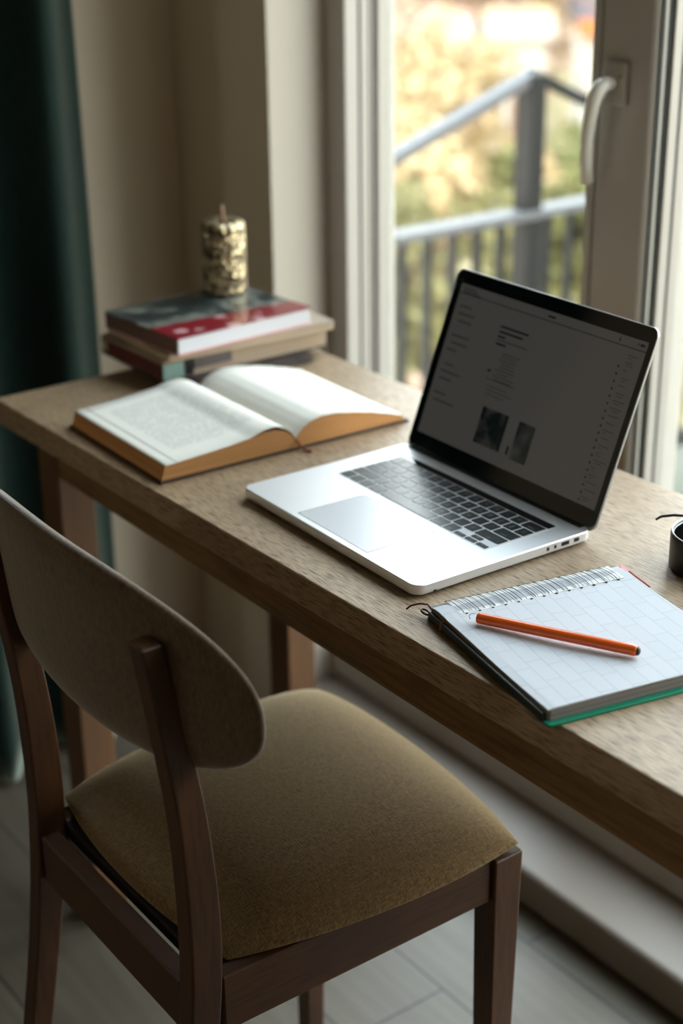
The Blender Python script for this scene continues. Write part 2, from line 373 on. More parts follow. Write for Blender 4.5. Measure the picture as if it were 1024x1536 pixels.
for lx0 in (-.503, DX1-.10):
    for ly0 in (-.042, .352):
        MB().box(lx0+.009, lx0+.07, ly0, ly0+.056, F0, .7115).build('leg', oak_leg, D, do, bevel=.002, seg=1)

# ------------------------------------------------------------ chair
ch = root('dining_chair', 'walnut chair with olive tweed seat and rounded back, drawn up to the desk', 'chair', (.22, -.1, F0))
cho = (.22, -.1, F0)
def bil(c, u, v):   # c: four corners (u0v0,u1v0,u1v1,u0v1)
    a, b_, c_, d_ = [Vector((p[0], p[1])) for p in c]
    return a*(1-u)*(1-v)+b_*u*(1-v)+c_*u*v+d_*(1-u)*v
def cushion():
    n = 46; corners = [(.000, -.300), (.404, -.302), (.442, .108), (-.030, .130)]
    vs = []; fs = []
    def disk(u, v, k=.36):
        # squircle mapping rounds the corners a little
        x, y = 2*u-1, 2*v-1
        return (x*math.sqrt(1-k*y*y/2)+1)/2, (y*math.sqrt(1-k*x*x/2)+1)/2
    for side in (1, 0):
        for j in range(n+1):
            for i in range(n+1):
                u, v = i/n, j/n
                # denser toward the rim
                uu = .5-.5*math.cos(math.pi*u); vv = .5-.5*math.cos(math.pi*v)
                x, y = 2*uu-1, 2*vv-1
                e = max(0, (1-abs(x)**5))*max(0, (1-abs(y)**5)); e = e**.5
                du, dv = disk(uu, vv)
                infl = 1.0
                p = bil(corners, du, dv)
                crown = (1-x*x)*(1-y*y)
                z = .438+(.036*e+.012*crown) if side else .438-.006*e
                vs.append((p.x, p.y, z))
    w = n+1; N = w*w
    for s_ in (0, 1):
        for j in range(n):
            for i in range(n):
                q = (s_*N+j*w+i, s_*N+j*w+i+1, s_*N+(j+1)*w+i+1, s_*N+(j+1)*w+i)
                fs.append(q if s_ == 0 else q[::-1])
    me_o = link_mesh('seat', vs, fs, seatfab, ch, cho, smooth=True)
    bm = bmesh.new(); bm.from_mesh(me_o.data); bmesh.ops.remove_doubles(bm, verts=bm.verts, dist=.0004); bmesh.ops.recalc_face_normals(bm, faces=bm.faces); bm.to_mesh(me_o.data); bm.free()
    for p in me_o.data.polygons: p.use_smooth = True
    return me_o
cushion()
def backrest():
    vs = []; fs = []; NR, NA = 16, 96
    cx, cz, hw, ht, hb = .213, .778, .280, .096, .108
    def P(rr, a, side):
        c, s = math.cos(a), math.sin(a)
        ex = 2/2.4
        X = abs(c)**ex*math.copysign(1, c)*hw*rr
        Z = abs(s)**ex*math.copysign(1, s)*(ht if s > 0 else hb)*rr
        Z -= .002*(X/hw)**2
        th = .015*math.sqrt(max(0, 1-rr**5))
        y = -.341+.045*(X/hw)**2-.09*Z
        return (cx+X, y+(th if side else -th)-(.0), cz+Z)
    for side in (0, 1):
        b0 = len(vs); vs.append(P(0, 0, side))
        for r in range(1, NR+1):
            rr = math.sin(r/NR*math.pi/2)
            for k in range(NA): vs.append(P(rr, 2*math.pi*k/NA, side))
        for k in range(NA):
            fs.append((b0, b0+1+k, b0+1+(k+1) % NA) if side else (b0, b0+1+(k+1) % NA, b0+1+k))
        for r in range(NR-1):
            for k in range(NA):
                q = (b0+1+r*NA+k, b0+1+(r+1)*NA+k, b0+1+(r+1)*NA+(k+1) % NA, b0+1+r*NA+(k+1) % NA)
                fs.append(q if side else q[::-1])
    o = link_mesh('backrest', vs, fs, backfab, ch, cho, smooth=True)
    bm = bmesh.new(); bm.from_mesh(o.data); bmesh.ops.remove_doubles(bm, verts=bm.verts, dist=.0004); bmesh.ops.recalc_face_normals(bm, faces=bm.faces); bm.to_mesh(o.data); bm.free()
    for p in o.data.polygons: p.use_smooth = True
backrest()
def upright(x, top_dx=0):
    # swept rear leg: path in y,z with depth d
    path = [(-.418, F0, .021), (-.392, .0, .024), (-.360, .15, .028), (-.334, .30, .032), (-.320, .42, .036), (-.317, .52, .036), (-.324, .64, .032), (-.342, .76, .027), (-.355, .832, .022)]
    vs = []; w0 = .0135
    # smooth the path
    P = []
    for i in range(len(path)-1):
        p0 = path[max(i-1, 0)]; p1 = path[i]; p2 = path[i+1]; p3 = path[min(i+2, len(path)-1)]
        for s_ in range(5):
            tt = s_/5
            P.append(tuple(.5*((2*p1[k])+(-p0[k]+p2[k])*tt+(2*p0[k]-5*p1[k]+4*p2[k]-p3[k])*tt**2+(-p0[k]+3*p1[k]-3*p2[k]+p3[k])*tt**3) for k in range(3)))
    P.append(path[-1])
    for y, z, d in P: vs += [(x-w0, y-d/2, z), (x+w0, y-d/2, z), (x+w0, y+d/2, z), (x-w0, y+d/2, z)]
    fs = [(3, 2, 1, 0)]
    for i in range(len(P)-1):
        for k in range(4): fs.append((i*4+k, i*4+(k+1) % 4, (i+1)*4+(k+1) % 4, (i+1)*4+k))
    n = (len(P)-1)*4; fs.append((n, n+1, n+2, n+3))
    o = link_mesh('leg', vs, fs, walnut, ch, cho, bevel=.003, seg=2)
    return o
upright(.050); upright(.394)
for x0 in (.002, .386):
    mb = MB().hexa([(x0+.006, .055, F0), (x0+.032, .055, F0), (x0+.032, .082, F0), (x0+.006, .082, F0)],
                   [(x0-.002, .052, .430), (x0+.036, .052, .430), (x0+.036, .094, .430), (x0-.002, .094, .430)])
    mb.build('leg', walnut, ch, cho, bevel=.003, seg=2)
MB().box(.030, .386, -.300, .090, .414, .4325).build('seat_base', mat('dark_board', (34, 24, 18), .8), ch, cho)
MB().box(.066, .379, -.335, -.313, .368, .432).build('seat_rail', walnut_x, ch, cho, bevel=.002, seg=1)
MB().box(.038, .386, .062, .084, .368, .432).build('seat_rail', walnut_x, ch, cho, bevel=.002, seg=1)
for xa, xb in ((.050, .016), (.394, .404)):
    MB().hexa([(xa-.010, -.300, .366), (xa+.011, -.300, .366), (xb+.011, .052, .372), (xb-.010, .052, .372)],
              [(xa-.010, -.300, .436), (xa+.011, -.300, .436), (xb+.011, .052, .434), (xb-.010, .052, .434)]).build('seat_rail', walnut_y, ch, cho, bevel=.002, seg=1)

# ------------------------------------------------------------ laptop
LA = -math.radians(1.6)
lap = root('laptop', 'open silver laptop with black keys and a dim grey page on its screen', 'laptop', (0, 0, .75), LA)
LW, LD = .351, .2565
MB().rrect(0, LW, 0, LD-.002, .0035, .0155, .0135, 10).build('base', alu, lap, bevel=.0018, seg=3)
for fx, fy in ((.03, .03), (LW-.03, .03), (.03, LD-.035), (LW-.03, LD-.035)):
    MB().lathe([(.009, 0), (.009, .004)], (fx, fy, 0), 20).build('rubber_foot', black, lap)
MB().rrect(.1115, .2495, .0105, .1050, .01545, .01562, .002, 3).build('trackpad', mat('trackpad_glass', (212, 214, 219), .3, metal=.3), lap, bevel=0)
tg = MB()
for a in (((.1108, .1115), (.0098, .1057)), ((.2495, .2502), (.0098, .1057)), ((.1108, .2502), (.0098, .0105)), ((.1108, .2502), (.1050, .1057))):
    tg.box(a[0][0], a[0][1], a[1][0], a[1][1], .0154, .01568)
tg.build('trackpad_groove', alu_dark, lap)
# ports on the right side
for py, pw in ((.186, .004), (.197, .0035), (.212, .012), (.229, .008)):
    MB().rrect(LW-.001, LW+.0003, py-pw/2, py+pw/2, .0075, .0075+(.004 if pw < .006 else .0045), .0004, 3).build('port', black, lap)
MB().box(LW-.001, LW+.0003, .024, .028, .0040, .0058).build('port', black, lap)
# keyboard
KX0, KX1, KY0, KY1 = .0365, .3205, .1195, .2255
kb = MB().rrect(KX0-.001, KX1+.001, KY0-.001, KY1+.001, .0154, .0157, .002, 4).build('keyboard', mat('key_well', (205, 208, 210), .5, metal=.2), lap)
U = (KX1-KX0)/14.5; RH = (KY1-KY0-.0125)/5
rows = [[('fn', 1), ('ctrl', 1), ('alt', 1), ('cmd', 1.25), ('', 5), ('cmd', 1.25), ('alt', 1)],
        [('shift', 2.25)]+[(c, 1) for c in 'ZXCVBNM,./']+[('shift', 2.25)],
        [('caps', 1.75)]+[(c, 1) for c in "ASDFGHJKL;'"]+[('return', 1.75)],
        [('tab', 1.5)]+[(c, 1) for c in 'QWERTYUIOP[]\\'],
        [('`', 1)]+[(c, 1) for c in '1234567890-=']+[('delete', 1.5)]]
keys = []
for r, row in enumerate(rows):
    x = KX0; y = KY0+r*RH
    for lab, w in row: keys.append((x, y, w*U, RH, lab)); x += w*U
keys += [(KX0+11.5*U, KY0, U, RH*.5, '<'), (KX0+12.5*U, KY0, U, RH*.5, 'v'), (KX0+12.5*U, KY0+RH*.5, U, RH*.5, '^'), (KX0+13.5*U, KY0, U, RH*.5, '>')]
gp = .0014
for x, y, w, h, lab in keys:
    MB().rrect(x+gp, x+w-gp, y+gp, y+h-gp, .0157, .0162, .0012, 2).build('key', keym, kb)
MB().rrect(KX0, KX1, KY1-.0120, KY1, .0157, .0161, .001, 3).build('touch_strip', blackgloss, kb)
# legends
legm = mat('key_legend', (150, 156, 154), .6)
lv, lf = [], []
dg = bpy.context.evaluated_depsgraph_get()
tmp = {}
def text_mesh(s_, size):
    cu = bpy.data.curves.new('t', 'FONT'); cu.body = s_; cu.size = size; cu.align_x = 'CENTER'; cu.align_y = 'CENTER'; cu.resolution_u = 1
    o = bpy.data.objects.new('t', cu); col.objects.link(o); bpy.context.view_layer.update()
    me = bpy.data.meshes.new_from_object(o.evaluated_get(bpy.context.evaluated_depsgraph_get()))
    v = [tuple(q.co) for q in me.vertices]; f = [tuple(p.vertices) for p in me.polygons]
    bpy.data.objects.remove(o); bpy.data.curves.remove(cu); bpy.data.meshes.remove(me)
    return v, f
for x, y, w, h, lab in keys:
    if not lab: continue
    big = len(lab) == 1
    v, f = text_mesh(lab, (.0085 if h > .012 else .005) if big else .0042)
    cx = x+w/2; cy = y+h/2
    if not big: cy = y+h*.28
    n = len(lv); lv += [(cx+a, cy+b_, .01626) for a, b_, c_ in v]; lf += [tuple(i+n for i in q) for q in f]
link_mesh('key_legends', lv, lf, legm, kb)
# hinge bar and lid
MB().box(.012, LW-.012, LD-.012, LD-.003, .0130, .0162).build('hinge_bar', black, lap, bevel=.001)
TA = 1.2088
HY, HZ = LD-.0025, .0155
def lidp(x, v, n=0.):    # x along the hinge, v up the lid, n out of the screen
    return (x, HY+v*math.cos(TA)-n*math.sin(TA), HZ+v*math.sin(TA)+n*math.cos(TA))
def lid_slab(name, x0, x1, v0, v1, n0, n1, r, m, parent, bevel=0, seg=2):
    mb = MB().rrect(x0, x1, v0, v1, n0, n1, r, 10); mb.v = [lidp(a, b_, c_) for a, b_, c_ in mb.v]
    return mb.build(name, m, parent, bevel=bevel, seg=seg)
lid = lid_slab('lid', 0, LW+.0015, -.004, .2368, -.0042, -.0004, .011, mat('lid_aluminium', (170, 172, 176), .35, metal=.8), lap, bevel=.0008)
bez = lid_slab('screen_bezel', .0012, LW+.0008, .0002, .2358, -.0004, .0002, .010, blackgloss, lap)
SX0, SX1, SV0, SV1 = .0140, .3440, .0205, .2188
def scr_mat(name, rgb, e, noise=None):
    m = mat(name, (4, 5, 5), .12, spec=.35, emit=(rgb, e)); return m
page = scr_mat('dim_screen_page', (66, 64, 60), .66)
scr = lid_slab('screen', SX0, SX1, SV0, SV1, .0002, .0003, .0005, page, lap)
ink = scr_mat('dim_screen_ink', (22, 30, 30), .4); ink2 = scr_mat('dim_screen_ink_faint', (46, 48, 46), .5)
def onscr(name, rects, m):
    mb = MB()
    for x0, x1, v0, v1 in rects: mb.add([lidp(a, b_, .00036) for a, b_ in ((x0, v0), (x1, v0), (x1, v1), (x0, v1))], [(0, 1, 2, 3)])
    return mb.build(name, m, scr)
R = random.Random(3)
onscr('menu_rule', [(SX0, SX1, .2068, .2078)], ink)
tl = []
for k in range(3): tl.append((SX0+.006, SX0+.030+.006*k, .2140-.0032*k, .2152-.0032*k))
tl += [(.180, .193, .2115, .2140), (.300, .302, .2105, .2150), (.329, .331, .2125, .2148), (.333, .340, .2120, .2150)]
for i, (x1, v) in enumerate(((.158, .1815), (.150, .1750), (.120, .1690), (.163, .1655), (.125, .1600))):
    tl.append((.1065, x1, v, v+(.0026 if i != 3 else .0010)))
tl += [(.1075, .163, .1165, .1173), (.107, .112, .1250, .1285)]
onscr('screen_text', tl, ink)
tf = []
for k in range(14):
    v = .190-.0095*k
    if k in (3, 7, 11): continue
    x0 = .022+.002*(k % 3); tf.append((x0, x0+R.uniform(.018, .042), v, v+.0022))
for k in range(9): tf.append((.118+R.uniform(0, .01), .118+R.uniform(.02, .042), .151-.0042*k, .1522-.0042*k))
for k in range(3): tf.append((.113, .150+.01*(k % 2), .1080-.005*k, .1090-.005*k))
for k in range(20):
    v = .198-.0089*k; x0 = .318+.0015*R.random()
    tf.append((x0, x0+R.uniform(.006, .020), v, v+.0012))
    if R.random() > .4: tf.append((x0+.002, x0+R.uniform(.006, .014), v-.0032, v-.0022))
onscr('faint_screen_text', tf, ink2)
dts = []
for k in range(19):
    v = .1835-.0088*k; x0 = .3095+.0003*k; dts.append((x0, x0+.0028, v-.0012, v+.0016))
onscr('screen_bullets', dts, ink)
def pic_mat(name, seed, a, b_):
    m = bpy.data.materials.new(name); m.use_nodes = True; t = m.node_tree; b = t.nodes['Principled BSDF']
    b.inputs['Base Color'].default_value = lin((4, 5, 5)); b.inputs['Roughness'].default_value = .12
    co = t.nodes.new('ShaderNodeTexCoord'); mp = t.nodes.new('ShaderNodeMapping'); mp.inputs['Location'].default_value = (seed, seed*.7, 0)
    n = t.nodes.new('ShaderNodeTexNoise'); n.inputs['Scale'].default_value = 55; n.inputs['Detail'].default_value = 4
    cr = t.nodes.new('ShaderNodeValToRGB'); cr.color_ramp.elements[0].position = .45; cr.color_ramp.elements[1].position = .72
    cr.color_ramp.elements[0].color = lin(a); cr.color_ramp.elements[1].color = lin(b_)
    t.links.new(co.outputs['Object'], mp.inputs[0]); t.links.new(mp.outputs[0], n.inputs['Vector']); t.links.new(n.outputs[0], cr.inputs[0])
    t.links.new(cr.outputs[0], b.inputs['Emission Color']); b.inputs['Emission Strength'].default_value = .5
    return m
onscr('screen_photo', [(.1190, .1680, .0370, .0830)], pic_mat('dark_photo_left', 3.1, (8, 16, 16), (60, 58, 54)))
onscr('screen_photo', [(.1875, .2170, .0350, .0825)], pic_mat('dark_photo_right', 7.7, (10, 20, 19), (58, 58, 56)))
onscr('screen_caption', [(.1795, .1835, .0380, .0490)], ink)

# ------------------------------------------------------------ notebook, pen
NA = math.radians(-12.2)
nb = root('notebook', 'spiral notebook with faintly ruled white page and green back cover, under the orange pen', 'notebook', (.390, -.023, .75), NA)
NU, NV = .232, .226
MB().rrect(-.001, NU+.007, -.003, NV+.001, 0, .0028, .004, 4).build('back_cover', mat('green_cover', (16, 128, 96), .4), nb, bevel=.0005)
sheets = mat('notebook_sheets', (104, 98, 94), .8, noise=((140, 132, 128), 3, 2, (1, 1, 700)))
MB().rrect(.001, NU, 0, NV, .0020, .0135, .004, 4).build('page_block', sheets, nb)
bm_ = bpy.data.materials.new('ruled_page'); bm_.use_nodes = True; t = bm_.node_tree; b = t.nodes['Principled BSDF']; b.inputs['Roughness'].default_value = .75
co = t.nodes.new('ShaderNodeTexCoord'); mp = t.nodes.new('ShaderNodeMapping'); brk = t.nodes.new('ShaderNodeTexBrick')
mp.inputs['Rotation'].default_value = (0, 0, math.radians(3))
brk.inputs['Scale'].default_value = 1; brk.inputs['Brick Width'].default_value = .034; brk.inputs['Row Height'].default_value = .0152
brk.inputs['Mortar Size'].default_value = .00045; brk.inputs['Mortar Smooth'].default_value = .6; brk.offset = .3
brk.inputs['Color1'].default_value = lin((194, 196, 202)); brk.inputs['Color2'].default_value = lin((190, 193, 199)); brk.inputs['Mortar'].default_value = lin((168, 170, 178))
t.links.new(co.outputs['Object'], mp.inputs[0]); t.links.new(mp.outputs[0], brk.inputs[0]); t.links.new(brk.outputs[0], b.inputs['Base Color'])
# top sheet: rises and rolls over at the wired edge, droops a little at the near edges
vs = []; nu, nv = 40, 24
for j in range(nv+1):
    for i in range(nu+1):
        u = i/nu; v = j/nv
        x = .0005+(NU-.0005)*u; y = NV*v
        z = .0150
        if x < .012: z -= .004*(1-x/.012)**2
        z += .0012*math.sin(math.pi*min(1, x/.04))*(1 if x < .04 else 0)
        z -= .0006*max(0, 1-y/.008)**2
        z += .0008*math.sin(7*u+2*v)
        vs.append((x, y, z))
fs = [(j*(nu+1)+i, j*(nu+1)+i+1, (j+1)*(nu+1)+i+1, (j+1)*(nu+1)+i) for j in range(nv) for i in range(nu)]
pg = link_mesh('top_page', vs, fs, bm_, nb); sdm = pg.modifiers.new('t', 'SOLIDIFY'); sdm.thickness = .0014*S; sdm.offset = -1
MB().rrect(.0035, .0345, .018, NV-.012, .0162, .01665, .0005, 2).build('binding_strip', mat('white_strip', (232, 232, 230), .7), nb)
wire = mat('dark_wire', (38, 38, 42), .35, metal=.3)
sp = MB(); nl = 46
for k in range(nl):
    v0 = .022+(NV-.040)*k/(nl-1)
    jit = .0012*math.sin(k*2.7)
    pts = []
    for q in range(9):
        a = math.pi*q/8
        pts.append((.0185-.0150*math.cos(a), v0+jit+.0045*(q/8)*(1 if k % 3 else .5)-.002, .0166+.0021*math.sin(a)))
    sp.tube(pts, .00026 if k % 4 else .00042, 5)
sp.tube([(.0030, .016, .0162), (.0032, NV/2, .0163), (.0030, NV-.012, .0162)], .0005, 6)
sp.build('spiral_binding', wire, nb, smooth=True)
hk = MB()
for k in range(13):
    v0 = .024+(NV-.044)*k/12; hk.box(.0347, .0366, v0-.0012, v0+.0013, .0155, .0170)
hk.build('binding_hooks', mat('hook_metal', (60, 60, 64), .4, metal=.5), nb, bevel=.0003)
# dark edge strip and clasp along the near side
MB().box(.006, NU-.003, -.0046, -.0012, .0012, .0105).build('cover_edge', mat('dark_edge', (24, 30, 28), .5), nb, bevel=.001)
cl = MB(); cl.tube([(-.003+.007*math.cos(a), -.003+.003*math.sin(a), .006) for a in [2*math.pi*i/18 for i in range(19)]], .0012, 6)
cl.build('clasp', mat('clasp_black', (14, 14, 16), .3), nb, smooth=True)
rb = MB(); rb.tube([(.034, -.006, .003), (.034, -.004, .012), (.034, .001, .0150), (.036, -.006, .003)], .0009, 6)
rb.build('elastic_loop', mat('copper_band', (150, 92, 66), .4, metal=.4), nb, smooth=True)
MB().hexa([(.010, NV-.002, .0128), (.022, NV-.002, .0128), (.024, NV+.004, .0128), (.002, NV+.0045, .0128)],
          [(.010, NV-.002, .0168), (.022, NV-.002, .0168), (.024, NV+.004, .0160), (.002, NV+.0045, .0150)]).build('red_tab', mat('red_tab', (205, 44, 50), .45), nb, bevel=.0006)
MB().tube([(.024, NV+.003, .015), (.040, NV+.0028, .0145), (.062, NV+.0015, .0145)], .0008, 6).build('red_ribbon', mat('red_ribbon', (190, 50, 58), .6), nb, smooth=True)
MB().tube([(.004, .000, .0125), (-.006, .001, .0125), (-.014, -.004, .011), (-.020, -.011, .0075), (-.022, -.0155, .0035)], .0010, 8).build('bookmark_cord', mat('maroon_cord', (58, 20, 32), .6), nb, smooth=True)

PA = math.atan2(.075, .146)
pr_ = .0056
pen = root('pen', 'orange pen with dark tip lying across the notebook page', 'pen', (.453, -.013, .7669+pr_), PA)
PL = .163
MB().tube([(x, 0, 0) for x in (0, .001, .003, PL-.003, PL-.001, PL)], [pr_*.86, pr_*.96, pr_, pr_, pr_*.96, pr_*.9], 28).build('barrel', mat('orange_barrel', (226, 92, 18), .25, coat=.4), pen, smooth=True)
MB().tube([(x, 0, 0) for x in (PL-.0008, PL+.0015, PL+.0028, PL+.0035)], [pr_*.82, pr_*.78, pr_*.55, pr_*.2], 24).build('end_cap', black, pen, smooth=True)
MB().tube([(-.0045-.0035*math.cos(a)*.9, .006*math.sin(a)-.001, .001+.0015*math.cos(a)) for a in [math.radians(-85+170*i/12) for i in range(13)]], .00035, 6).build('pen_loop', wire, pen, smooth=True)

# ------------------------------------------------------------ open book
OB = root('open_book', 'open hardback book with curved cream pages and tan page edges', 'book', (-.095, .147, .75), math.radians(-1.5))
BH = .257     # along x (local x from -BH to 0), pages spread along y
def page_profile(side):
    # (y distance from gutter, z top) cross-section of the page block
    if side < 0:   # left block, thin pile near the gutter arching, fore edge at .2
        return [(0, .017), (.006, .024), (.015, .0300), (.030, .0340), (.050, .0340), (.075, .0315), (.105, .0285), (.135, .0265), (.165, .0248), (.196, .0230)]
    return [(0, .017), (.005, .023), (.013, .030), (.026, .0360), (.043, .0390), (.065, .0380), (.092, .0335), (.120, .0275), (.148, .0200), (.176, .0115)]
def interp(prof, y):
    for (a, za), (b_, zb) in zip(prof, prof[1:]):
        if y <= b_: tt = (y-a)/(b_-a); tt = tt*tt*(3-2*tt)*.25+tt*.75; return za+(zb-za)*tt
    return prof[-1][1]
def text_page(blank):
    nm = 'printed_page' if not blank else 'plain_page'
    m = bpy.data.materials.new(nm); m.use_nodes = True; t = m.node_tree; b = t.nodes['Principled BSDF']; b.inputs['Roughness'].default_value = .8
    b.inputs['Specular IOR Level'].default_value = .2; b.inputs['Base Color'].default_value = lin((226, 222, 212))
    if blank: return m
    L = t.links.new; uv = t.nodes.new('ShaderNodeUVMap'); s = t.nodes.new('ShaderNodeSeparateXYZ'); L(uv.outputs[0], s.inputs[0])
    def mth(op, a, b_=None, c=None):
        n = t.nodes.new('ShaderNodeMath'); n.operation = op
        for i, q in enumerate((a, b_, c)):
            if q is None: continue
            if isinstance(q, (int, float)): n.inputs[i].default_value = q
            else: L(q, n.inputs[i])
        return n.outputs[0]
    row = mth('MULTIPLY', s.outputs['Y'], 34.0); fr_ = mth('FRACT', row); fl = mth('FLOOR', row)
    line = mth('MULTIPLY', mth('GREATER_THAN', fr_, .32), mth('LESS_THAN', fr_, .72))
    cmb = t.nodes.new('ShaderNodeCombineXYZ'); L(mth('MULTIPLY', s.outputs['X'], 60), cmb.inputs[0]); L(mth('MULTIPLY', fl, 7.31), cmb.inputs[1])
    n = t.nodes.new('ShaderNodeTexNoise'); n.inputs['Scale'].default_value = 1; n.inputs['Detail'].default_value = 1; L(cmb.outputs[0], n.inputs['Vector'])
    word = mth('GREATER_THAN', n.outputs[0], .42)
    inx = mth('MULTIPLY', mth('GREATER_THAN', s.outputs['X'], .17), mth('LESS_THAN', s.outputs['X'], .80))
    iny = mth('MULTIPLY', mth('GREATER_THAN', s.outputs['Y'], .13), mth('LESS_THAN', s.outputs['Y'], .84))
    k = mth('MULTIPLY', mth('MULTIPLY', line, word), mth('MULTIPLY', inx, iny)); k = mth('MULTIPLY', k, .42)
    mx = t.nodes.new('ShaderNodeMix'); mx.data_type = 'RGBA'; L(k, mx.inputs[0]); mx.inputs[6].default_value = lin((226, 222, 212)); mx.inputs[7].default_value = lin((92, 96, 106))
    L(mx.outputs[2], b.inputs['Base Color']); return m
for side, WPG in ((-1, .196), (1, .176)):
    prof = page_profile(side)
    ny, nx = 48, 10
    ys = [WPG*(i/ny)**1.3 for i in range(ny+1)]
    # page block: closed body between cover (z .003) and top profile, slanted fore edge
    top = [(y, interp(prof, y)) for y in ys]
    vs = []; N = len(top)
    for x in (0, -BH):
        vs += [(x, side*y, z-.0006) for y, z in top]
        vs += [(x, side*(y+(.006*(y/WPG)**4)), .0035) for y, z in top]
    fs = []
    for i in range(N-1):
        fs.append((i, i+1, N+i+1, N+i)); fs.append((2*N+i+1, 2*N+i, 3*N+i, 3*N+i+1))
        fs.append((i+1, i, 2*N+i, 2*N+i+1)); fs.append((N+i, N+i+1, 3*N+i+1, 3*N+i))
    fs.append((N-1, 2*N+N-1, 3*N+N-1, 2*N-1)); fs.append((0, N, 3*N, 2*N))
    link_mesh('page_block', vs, fs, pageedge, OB)
    # leaf on top
    vs = []; uvs = []
    for j in range(nx+1):
        x = .0008-(BH+.0016)*j/nx
        for i in range(ny+1):
            y = ys[i]*1.0; z = interp(prof, y)
            if side < 0 and y < .07:   # the uppermost leaf lifts from the block near the gutter
                z += .0055*math.sin(math.pi*min(1, y/.07))**1.0*(1-j/nx*.3)
            vs.append((x, side*y, z)); uvs.append((1-y/WPG if side < 0 else y/WPG, j/nx if False else 1-j/nx))
    fs = [(j*(ny+1)+i, j*(ny+1)+i+1, (j+1)*(ny+1)+i+1, (j+1)*(ny+1)+i) for j in range(nx) for i in range(ny)]
    pgm = text_page(side > 0)
    lf_ = link_mesh('page', vs, fs, pgm, OB, smooth=True, uvs=uvs); q = lf_.modifiers.new('t', 'SOLIDIFY'); q.thickness = .0004
# cover and fore-edge crease leaf
MB().box(-BH-.003, .003, -.205, -.006, 0, .0032).box(-BH-.003, .003, .006, .187, 0, .0032).box(-BH-.003, .003, -.006, .006, 0, .0022).build('cover', mat('dark_brown_cover', (56, 36, 26), .6), OB, bevel=.0008)
MB().box(-BH+.001, .000, -.1795, -.1785, .0236, .0243).build('page_crease', mat('crease_grey', (150, 146, 140), .8), OB)
MB().tube([(-.004, .001, .016), (.004, .002, .010), (.011, .004, .0035), (.019, .006, .0030), (.024, .0095, .0028)], [.0016, .0017, .0018, .0020, .0024], 8).build('ribbon_marker', mat('rust_ribbon', (128, 56, 40), .6), OB, smooth=True)

# ------------------------------------------------------------ stack of books and candle
def cover_mat(name, kind):
    m = bpy.data.materials.new(name); m.use_nodes = True; t = m.node_tree; L = t.links.new; b = t.nodes['Principled BSDF']; b.inputs['Roughness'].default_value = .28
    b.inputs['Coat Weight'].default_value = .15
    co = t.nodes.new('ShaderNodeTexCoord'); sp_ = t.nodes.new('ShaderNodeSeparateXYZ'); L(co.outputs['Object'], sp_.inputs[0])
    def ramp(src, els):
        r = t.nodes.new('ShaderNodeValToRGB'); r.color_ramp.interpolation = 'LINEAR'
        while len(r.color_ramp.elements) < len(els): r.color_ramp.elements.new(.5)
        for e, (p, c) in zip(r.color_ramp.elements, els): e.position = p; e.color = lin(c) if len(c) == 3 else c
        L(src, r.inputs[0]); return r.outputs[0]
    n = t.nodes.new('ShaderNodeTexNoise'); n.inputs['Scale'].default_value = 22; n.inputs['Detail'].default_value = 3; L(co.outputs['Object'], n.inputs['Vector'])
    base = ramp(n.outputs[0], [(.38, (14, 34, 38)), (.50, (52, 62, 62)), (.60, (120, 120, 112)), (.68, (30, 40, 42))])
    v = t.nodes.new('ShaderNodeTexVoronoi'); v.inputs['Scale'].default_value = 27; L(co.outputs['Object'], v.inputs['Vector'])
    spots = ramp(v.outputs['Distance'], [(.20, (255, 255, 255)), (.32, (0, 0, 0))])
    red = t.nodes.new('ShaderNodeMix'); red.data_type = 'RGBA'; L(spots, red.inputs[0]); red.inputs[6].default_value = lin((118, 20, 34)); red.inputs[7].default_value = lin((190, 150, 150))
    # diagonal division: red along the +x side
    a = t.nodes.new('ShaderNodeMath'); a.operation = 'MULTIPLY_ADD'; L(sp_.outputs['Y'], a.inputs[0]); a.inputs[1].default_value = -.10; L(sp_.outputs['X'], a.inputs[2])
    g_ = t.nodes.new('ShaderNodeMath'); g_.operation = 'GREATER_THAN'; g_.inputs[1].default_value = .034; L(a.outputs[0], g_.inputs[0])
    mx = t.nodes.new('ShaderNodeMix'); mx.data_type = 'RGBA'; L(g_.outputs[0], mx.inputs[0]); L(base, mx.inputs[6]); L(red.outputs[2], mx.inputs[7])
    L(mx.outputs[2], b.inputs['Base Color']); return m
stackg = 'books piled at the left end of the desk'
def hard_book(name, label, c, z, sx, sy, h, rot, cover, pages, spine, cov_t=.002, over=.003, extra=None):
    B = root(name, label, 'book', (c[0], c[1], z), rot, stackg)
    MB().rrect(-sx/2, sx/2, -sy/2, sy/2, 0, cov_t, .002, 2).build('back_cover', cover[1], B, bevel=.0004, seg=1)
    MB().rrect(-sx/2, sx/2, -sy/2, sy/2, h-cov_t, h, .002, 2).build('front_cover', cover[0], B, bevel=.0004, seg=1)
    MB().box(-sx/2+over, sx/2-over, -sy/2+over, sy/2-over, cov_t, h-cov_t).build('page_block', pages, B)
    if spine:
        x0, x1, y0, y1 = spine[0]
        MB().box(x0, x1, y0, y1, .0002, h-.0002).build('spine', spine[1], B, bevel=.001)
    if extra: extra(B, h)
    return B
white_edge = mat('white_page_edge', (214, 216, 222), .8, noise=((190, 192, 200), 3, 2, (1, 1, 500)))
brown_edge = mat('brown_page_edge', (108, 84, 74), .8, noise=((86, 66, 60), 3, 2, (1, 1, 500)))
cream_edge = mat('cream_page_edge', (186, 168, 146), .8, noise=((160, 142, 122), 3, 2, (1, 1, 500)))
dark_cov = mat('charcoal_cover', (28, 28, 30), .45, noise=((70, 56, 54), 30, 2))
